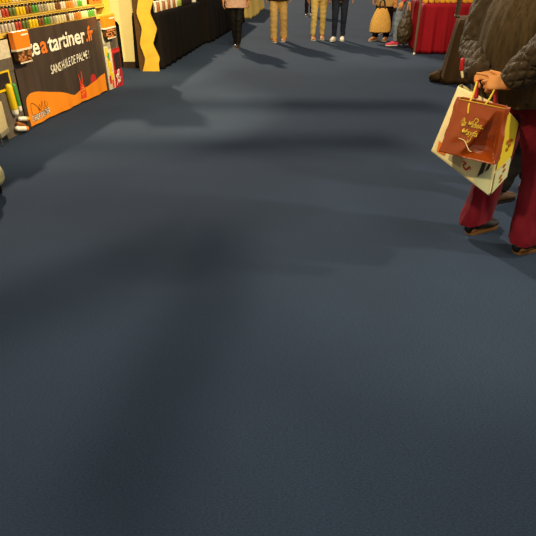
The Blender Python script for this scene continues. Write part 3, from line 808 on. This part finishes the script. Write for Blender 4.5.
# maroon wide trousers
bm = bmesh.new(); k = 1.78/1.7
tube(bm, [(0, 0, .82), (0, -.01, .92), (0, 0, 1.02), (0, 0, 1.08)], [(.17, .14), (.195, .155), (.19, .15), (.18, .14)], n=28, sub=4, round_ends=False)
for hip, knee, ank, f, fy in legsN:
    e = Vector((ank.x, ank.y-.01, .088))
    tube(bm, [hip, hip*.55+knee*.45, knee, knee*.5+ank*.5, e+Vector((0, 0, .04)), e], [(.115, .13), (.10, .12), (.084, .10), (.078, .098), (.079, .106), (.084, .116)], n=26, sub=5, round_ends=False)
tr = fused('trousers', bm, 'maroon', near, vox=.007, it=2, wr=.016, wf=(11, 11, 3.5), seed=3)
# jacket body (flat woven back panel) and quilted sleeves
def quilt(sa, sb_, amp):
    def f(a, l, L):
        u = a/(2*PI)*sa
        v = l/sb_
        p = abs(math.sin(PI*(u+v))); q = abs(math.sin(PI*(u-v)))
        return amp*(min(p, q)**.45-.58)
    return f
bm = bmesh.new()
tube(bm, [(0, -.02, .895), (0, -.03, .95), (0, -.04, 1.05), (0, -.05, 1.18), (0, -.03, 1.32), (0, 0, 1.44), (0, .0, 1.52), (0, .01, 1.56)],
     [(.268, .235), (.275, .242), (.278, .245), (.275, .25), (.255, .22), (.195, .135), (.11, .10), (.085, .085)], n=96, sub=10, round_ends=False, disp=lambda a, l, L: .004*math.sin(a*24)+.006*noise.noise(Vector((math.cos(a)*4, math.sin(a)*4, l*7))))
jb = finish('jacket_body', bm, 'brown_wool', near)
bm = bmesh.new()
for s in (0,):
    tube(bm, [(-.18, -.200, .90), (-.18, -.235, 1.1), (-.17, -.20, 1.3), (-.14, -.115, 1.46)], [.006]*4, n=8, sub=6)
finish('seam', bm, 'quilt', jb)
bm = bmesh.new()
tube(bm, [(0, -.02, .880), (0, -.02, .91)], [(.270, .237), (.276, .243)], n=64, sub=1, round_ends=False)
finish('jacket_hem', bm, 'quilt', jb)
for i, (S, E, Wr) in enumerate(arms):
    bm = bmesh.new()
    sg = -1 if i == 0 else 1
    In = Vector((sg*.10, 0, 1.43))
    mid = S*.45+E*.55
    puff = Vector((sg*.02, -.045 if i == 0 else 0, .03))
    end = (Wr+(Wr-E)*.10) if i == 0 else (E*.10+Wr*.90)
    tube(bm, [In, S, S*.5+E*.5+puff, E+Vector((0, -.01, 0)), E*.6+Wr*.4, E*.25+Wr*.75, end], [.10, .092, .088, .084, .078, .070, .058], n=72, sub=16, round_ends=False, disp=quilt(8, .075, .015))
    sv = finish('sleeve', bm, 'quilt', near)
    bm = bmesh.new(); d = (Wr-E).normalized()
    tube(bm, [end-d*.02, end+d*.012], [.060, .058], n=32, sub=1, round_ends=False); finish('cuff', bm, 'quilt', sv)
bm = bmesh.new(); ta = W(462.5, 60, 2.82); tb = W(461.5, 69, 2.82); tc_ = W(462.5, 77, 2.82)
tube(bm, [toL(ta), toL(tb)], [.011, .011], n=10, sub=2); tg = finish('toggle', bm, 'ribbon_red', near); tg['label'] = 'red toggle hanging by the sleeve'
bm = bmesh.new(); tube(bm, [toL(tb), toL(tc_)], [.007, .006], n=10, sub=2); finish('toggle_tip', bm, 'cream_paper', tg)
bm = bmesh.new(); tube(bm, [toL(W(468, 50, 2.90)), toL(W(465, 56, 2.88)), toL(ta)], [.003, .003, .003], n=8, sub=3); finish('toggle_cord', bm, 'quilt', tg)

# second person just beyond, brown shoes
p = G(490, 210)
person('person', 'person in brown shoes and dark trousers standing behind the maroon trousers', (p.x+.26, p.y+.25, 0), yawN, [(-.02, .17, .0), (.02, -.22, .0)], H=1.62,
       trousers='dark_trouser', tw=(.095, .075, .07), hem=.11, top='dark_coat', tophem=.8, topw=.19, shoe='brown_leather', sole='black_leather', seed=11)

# ------------------------------------------------------------------ carrier bags
def bag_shell(name, F, Bk, m, parent, base, n=26, crum=.008, seed=0, closed_top=False, fold=0, crease=0):
    """F, Bk: TL,TR,BR,BL corners of front and back; crumpled paper walls, open top"""
    bm = bmesh.new()
    def wall(a, b, c, d, inward=0, crease=0):
        g = []
        for i in range(n+1):
            row = []
            for j in range(n+1):
                u, v = i/n, j/n
                p = (a*(1-u)+b*u)*(1-v)+(d*(1-u)+c*u)*v
                nn = (b-a).cross(d-a).normalized()
                e = min(u, 1-u, v, 1-v)*6; e = min(1, e)
                q = p*6+Vector((seed, seed*2, 0))
                w = abs(noise.noise(q))*1.3+.5*abs(noise.noise(q*2.2))-.45
                p = p+nn*(crum*w*e)
                if crease:
                    mk_ = max(0, min(1, (u-(.86-.50*v))/.045))*min(1, (1-u)/.05)
                    dd_ = max(0, v-.08) if v < .80 else .72*max(0, (1-v)/.20)
                    p = p+nn*crease*mk_*dd_
                if inward: p = p+nn*(-inward*math.exp(-((u-.5)/.18)**2)*(1-.8*v))
                row.append(bm.verts.new(p-base))
            g.append(row)
        for i in range(n):
            for j in range(n): bm.faces.new((g[i][j], g[i+1][j], g[i+1][j+1], g[i][j+1]))
    wall(F[0], F[1], F[2], F[3], 0, crease); wall(Bk[1], Bk[0], Bk[3], Bk[2])
    wall(F[1], Bk[1], Bk[2], F[2], fold); wall(Bk[0], F[0], F[3], Bk[3], fold); wall(F[3], F[2], Bk[2], Bk[3])
    bmesh.ops.remove_doubles(bm, verts=bm.verts[:], dist=.0008)
    o = finish(name, bm, m, parent)
    md = o.modifiers.new('thick', 'SOLIDIFY'); md.thickness = .0015
    return o
def face_map(F, base, off):
    nn = (F[1]-F[0]).cross(F[3]-F[0]).normalized()
    if nn.dot(Vector((0, 0, CAMH))-F[0]) < 0: nn = -nn
    def f(u, v):
        p = (F[0]*(1-u)+F[1]*u)*(1-v)+(F[3]*(1-u)+F[2]*u)*v
        return p+nn*off-base
    return f
def facepoly(name, pts, m, fm, parent):
    bm = bmesh.new(); f = bm.faces.new([bm.verts.new(fm(u, v)) for u, v in pts]); bmesh.ops.triangulate(bm, faces=[f]); return finish(name, bm, m, parent, smooth=False)
# cream bag
CF = [W(458, 86, 2.80), W(507, 109, 2.64), W(489, 196, 2.60), W(431, 151, 2.76)]
CB = [W(462, 84, 2.90), W(518, 122, 2.80), W(506, 177, 2.76), W(446, 150, 2.90)]
base = (CF[2]+CF[3]+CB[2]+CB[3])/4
cb = thing('paper_carrier_bag', 'large cream carrier bag with yellow gusset hanging behind the brown glossy bag', 'bag', base)
bag_shell('bag_body', CF, CB, 'cream_paper', cb, base, crum=.010, seed=3)
fm = face_map(CF, base, .007)
facepoly('olive_print', [(.26, .72), (.50, .70), (.48, .93), (.28, .94)], 'jar_green' if 0 else 'beige_canvas', fm, cb)
facepoly('black_stripe', [(.80, .66), (.86, .66), (.82, .93), (.76, .93)], 'black_print', fm, cb)
facepoly('black_stripe', [(.90, .64), (.94, .64), (.86, .90), (.83, .90)], 'black_print', fm, cb)
facepoly('orange_spot', [(.06, .80), (.20, .80), (.21, .93), (.08, .95)], 'orange_card', fm, cb)
stroke('red_script', [(.48, .84), (.55, .83), (.52, .88), (.58, .90), (.62, .84), (.64, .87)], .012, 'red_print', fm, cb)
facepoly('pale_corner', [(.72, .95), (.97, .66), (.99, .99), (.80, .99)], 'pale_green', fm, cb)
SG = [CF[1], CB[1], CB[2], CF[2]]
sm_ = face_map(SG, base, .007)
facepoly('yellow_panel', [(.04, .02), (.97, .03), (.97, .60), (.05, .70)], 'yellow_side', sm_, cb)
facepoly('pale_panel', [(.04, .72), (.97, .62), (.97, .98), (.05, .98)], 'pale_green', sm_, cb)
sm2 = face_map(SG, base, .009)
for (u, v, r_) in ((.45, .36, .10), (.62, .40, .09), (.5, .46, .09), (.7, .33, .08), (.58, .33, .08)):
    facepoly('orange_flower', [(u+r_*math.cos(a*PI/4), v+r_*.35*math.sin(a*PI/4)) for a in range(8)], 'flower_orange', sm2, cb)
for (u, v) in ((.55, .70), (.6, .78), (.45, .84), (.5, .91)):
    facepoly('brown_mark', [(u-.12, v), (u, v-.035), (u+.12, v), (u, v+.035)], 'flower_orange', sm2, cb)
def ribbon(name, pts, w, m, parent, base, wd):
    P = catmull([tuple(p-base) for p in pts], 5); bm = bmesh.new(); a = []
    for i, p in enumerate(P):
        p = Vector(p); ww = w*(.35+.65*i/(len(P)-1))
        t = (Vector(P[min(i+1, len(P)-1)])-Vector(P[max(i-1, 0)])).normalized(); s = (wd-t*wd.dot(t)).normalized(); q = t.cross(s)*.0012
        a.append([bm.verts.new(p+s*ww+q), bm.verts.new(p-s*ww+q), bm.verts.new(p-s*ww-q), bm.verts.new(p+s*ww-q)])
    for x, y in zip(a, a[1:]):
        for i in range(4): bm.faces.new((x[i], x[(i+1) % 4], y[(i+1) % 4], y[i]))
    bm.faces.new(a[0]); bm.faces.new(a[-1][::-1])
    return finish(name, bm, m, parent)
X1 = Vector((1, 0, 0))
ribbon('handle', [W(478, 80, 2.75), W(476.5, 88, 2.74), W(476, 98, 2.73)], .013, 'ribbon_red', cb, base, X1)['label'] = 'red ribbon handle'
ribbon('handle', [W(494, 80, 2.70), W(495.5, 92, 2.69), W(495.5, 110, 2.675)], .014, 'ribbon_red', cb, base, X1)['label'] = 'red ribbon handle'
# brown glossy bag
BF = [W(459.5, 98.5, 2.62), W(505, 108, 2.54), W(494.5, 165, 2.50), W(438.5, 151.5, 2.58)]
off = Vector((.055, .075, .0))
BB = [p+off*f for p, f in zip(BF, (.55, .55, 1, 1))]
base2 = (BF[2]+BF[3]+BB[2]+BB[3])/4
bb = thing('paper_carrier_bag', 'glossy brown carrier bag with gold script hanging in front of the cream bag', 'bag', base2)
bag_shell('bag_body', BF, BB, 'brown_gloss', bb, base2, n=40, crum=.016, seed=8, fold=.02, crease=.13)
fb = face_map(BF, base2, .011)
rim = face_map(BF, base2, .003)
stroke('gold_rim', [(.0, .008), (.5, .008), (1.0, .008)], .008, 'gold_print', face_map(BF, base2, .004), bb)
def script(runs, u0, u1, v0, hgt):
    text_runs(runs, u0, u1, lambda s: 0, hgt, lambda s, z: fb(s, v0-z), bb, bold=.012, shear=.35, prefix='gold_lettering')
script([('La Maison', 'gold_print')], .22, .62, .44, .15)
script([('Mayfa', 'gold_print')], .26, .58, .59, .15)
stroke('gold_swash', [(.20, .40), (.24, .31), (.27, .38), (.24, .45), (.30, .44)], .008, 'gold_print', fb, bb)
stroke('gold_swash', [(.43, .38), (.47, .28), (.53, .31), (.49, .39), (.66, .43)], .008, 'gold_print', fb, bb)
stroke('gold_swash', [(.48, .58), (.47, .68), (.42, .72), (.44, .66)], .008, 'gold_print', fb, bb)
stroke('pale_swash', [(.26, .68), (.38, .70), (.50, .84), (.56, .86)], .007, 'cream_paper', fb, bb)
for a, b in (((469, 108), (477, 82)), ((483, 112), (497, 84))):
    bm = bmesh.new()
    tube(bm, [W(a[0]-1, a[1]+5, 2.565 if a[0] > 475 else 2.585)-base2, W(a[0], a[1]-4, 2.585 if a[0] > 475 else 2.60)-base2, W((a[0]+b[0])/2, (a[1]+b[1])/2, 2.63)-base2, W(b[0], b[1], 2.69)-base2], [.0045]*4, n=8, sub=4)
    finish('handle', bm, 'cord_yellow', bb)['label'] = 'yellow cord handle'

# ------------------------------------------------------------------ lights
def sun(name, d, e, col, ang):
    l = bpy.data.lights.new(name, 'SUN'); l.energy = e; l.color = col; l.angle = math.radians(ang)
    o = bpy.data.objects.new(name, l); COL.objects.link(o)
    o.rotation_euler = Vector(d).normalized().to_track_quat('-Z', 'Y').to_euler(); o.location = (0, 10, 9)
    return o
def spot(name, loc, aim, e, col, size, blend, rad):
    l = bpy.data.lights.new(name, 'SPOT'); l.energy = e; l.color = col; l.spot_size = math.radians(size); l.spot_blend = blend; l.shadow_soft_size = rad
    o = bpy.data.objects.new(name, l); COL.objects.link(o); o.location = loc
    o.rotation_euler = (Vector(aim)-Vector(loc)).normalized().to_track_quat('-Z', 'Y').to_euler()
    return o
KEYD = Vector((.32, -.92, -.60))
sun('hall_floodlights', KEYD, 3.5, (1, .88, .68), 1.9)
sun('hall_downlights', (-.2, .55, -.9), 1.2, (1, .86, .62), 24)
spot('hall_spot', (4.0, 2.5, 3.0), (.4, 3.0, .2), 430, (1, .86, .62), 58, .8, .12)
spot('hall_spot', (.4, 4.6, 4.6), (.9, 12.4, .4), 1300, (1, .84, .56), 46, .8, .2)
spot('stall_spot', (1.8, 5.2, 3.6), (-2.3, 6.6, .6), 1500, (1, .80, .48), 62, .6, .08)
spot('stall_spot', (-1.0, 5.0, 3.6), (-2.1, 9.2, .7), 1500, (1, .80, .45), 42, .6, .08)
spot('hall_spot', (-1.6, .6, 3.6), (1.1, 2.6, .6), 540, (1, .82, .52), 40, .8, .10)
spot('stall_spot', (-.5, 8.0, 4.0), (3.4, 11.3, .4), 600, (1, .82, .55), 50, .6, .08)
w = bpy.data.worlds.new('world'); SC.world = w; w.use_nodes = True
bgn = w.node_tree.nodes['Background']; bgn.inputs['Color'].default_value = (1, .88, .70, 1); bgn.inputs['Strength'].default_value = .36

# unseen bars added overhead to throw the soft bands over the carpet
SHADE_BAR_Z = 6.2
def add_shade_bar(p0, p1, w0, w1=None, n=[0]):
    n[0] += 1
    sh = KEYD*(-SHADE_BAR_Z/KEYD.z)
    a = Vector((p0[0], p0[1], 0))-Vector((sh.x, sh.y, 0))*-1*-1 if 0 else Vector((p0[0], p0[1], SHADE_BAR_Z))-Vector((sh.x, sh.y, 0))
    b = Vector((p1[0], p1[1], SHADE_BAR_Z))-Vector((sh.x, sh.y, 0))
    d = (b-a).normalized(); q = Vector((-d.y, d.x, 0)); w1 = w0 if w1 is None else w1
    bm = bmesh.new()
    V = []
    for p, ww in ((a, w0), (b, w1)):
        V.append([bm.verts.new(p+q*ww/2*sx+Vector((0, 0, sz*.06))) for sx, sz in ((-1, -1), (1, -1), (1, 1), (-1, 1))])
    for i in range(4): bm.faces.new((V[0][i], V[0][(i+1) % 4], V[1][(i+1) % 4], V[1][i]))
    bm.faces.new(V[0]); bm.faces.new(V[1][::-1])
    finish('shade_bar_%d' % n[0], bm, 'truss_metal', smooth=False, kind='structure')
def gp(u, v): p = G(u, v); return (p.x, p.y)
add_shade_bar(gp(20, 104), gp(440, 106), .30)
add_shade_bar(gp(60, 146), gp(400, 142), .32)
add_shade_bar(gp(-40, 330), gp(205, 232), .24, .05)
add_shade_bar(gp(90, 560), gp(236, 232), .20, .06)

# ------------------------------------------------------------------ camera
cam = bpy.data.cameras.new('camera'); co = bpy.data.objects.new('camera', cam); COL.objects.link(co)
cam.sensor_width = 36; cam.lens = 36*FPX/536; cam.clip_start = .05
co.location = (0, 0, CAMH); co.rotation_euler = (PI/2-PITCH, 0, 0)
SC.camera = co
SC.view_settings.view_transform = 'Standard'; SC.view_settings.look = 'None'
SC.view_settings.exposure = 0; SC.view_settings.gamma = 1
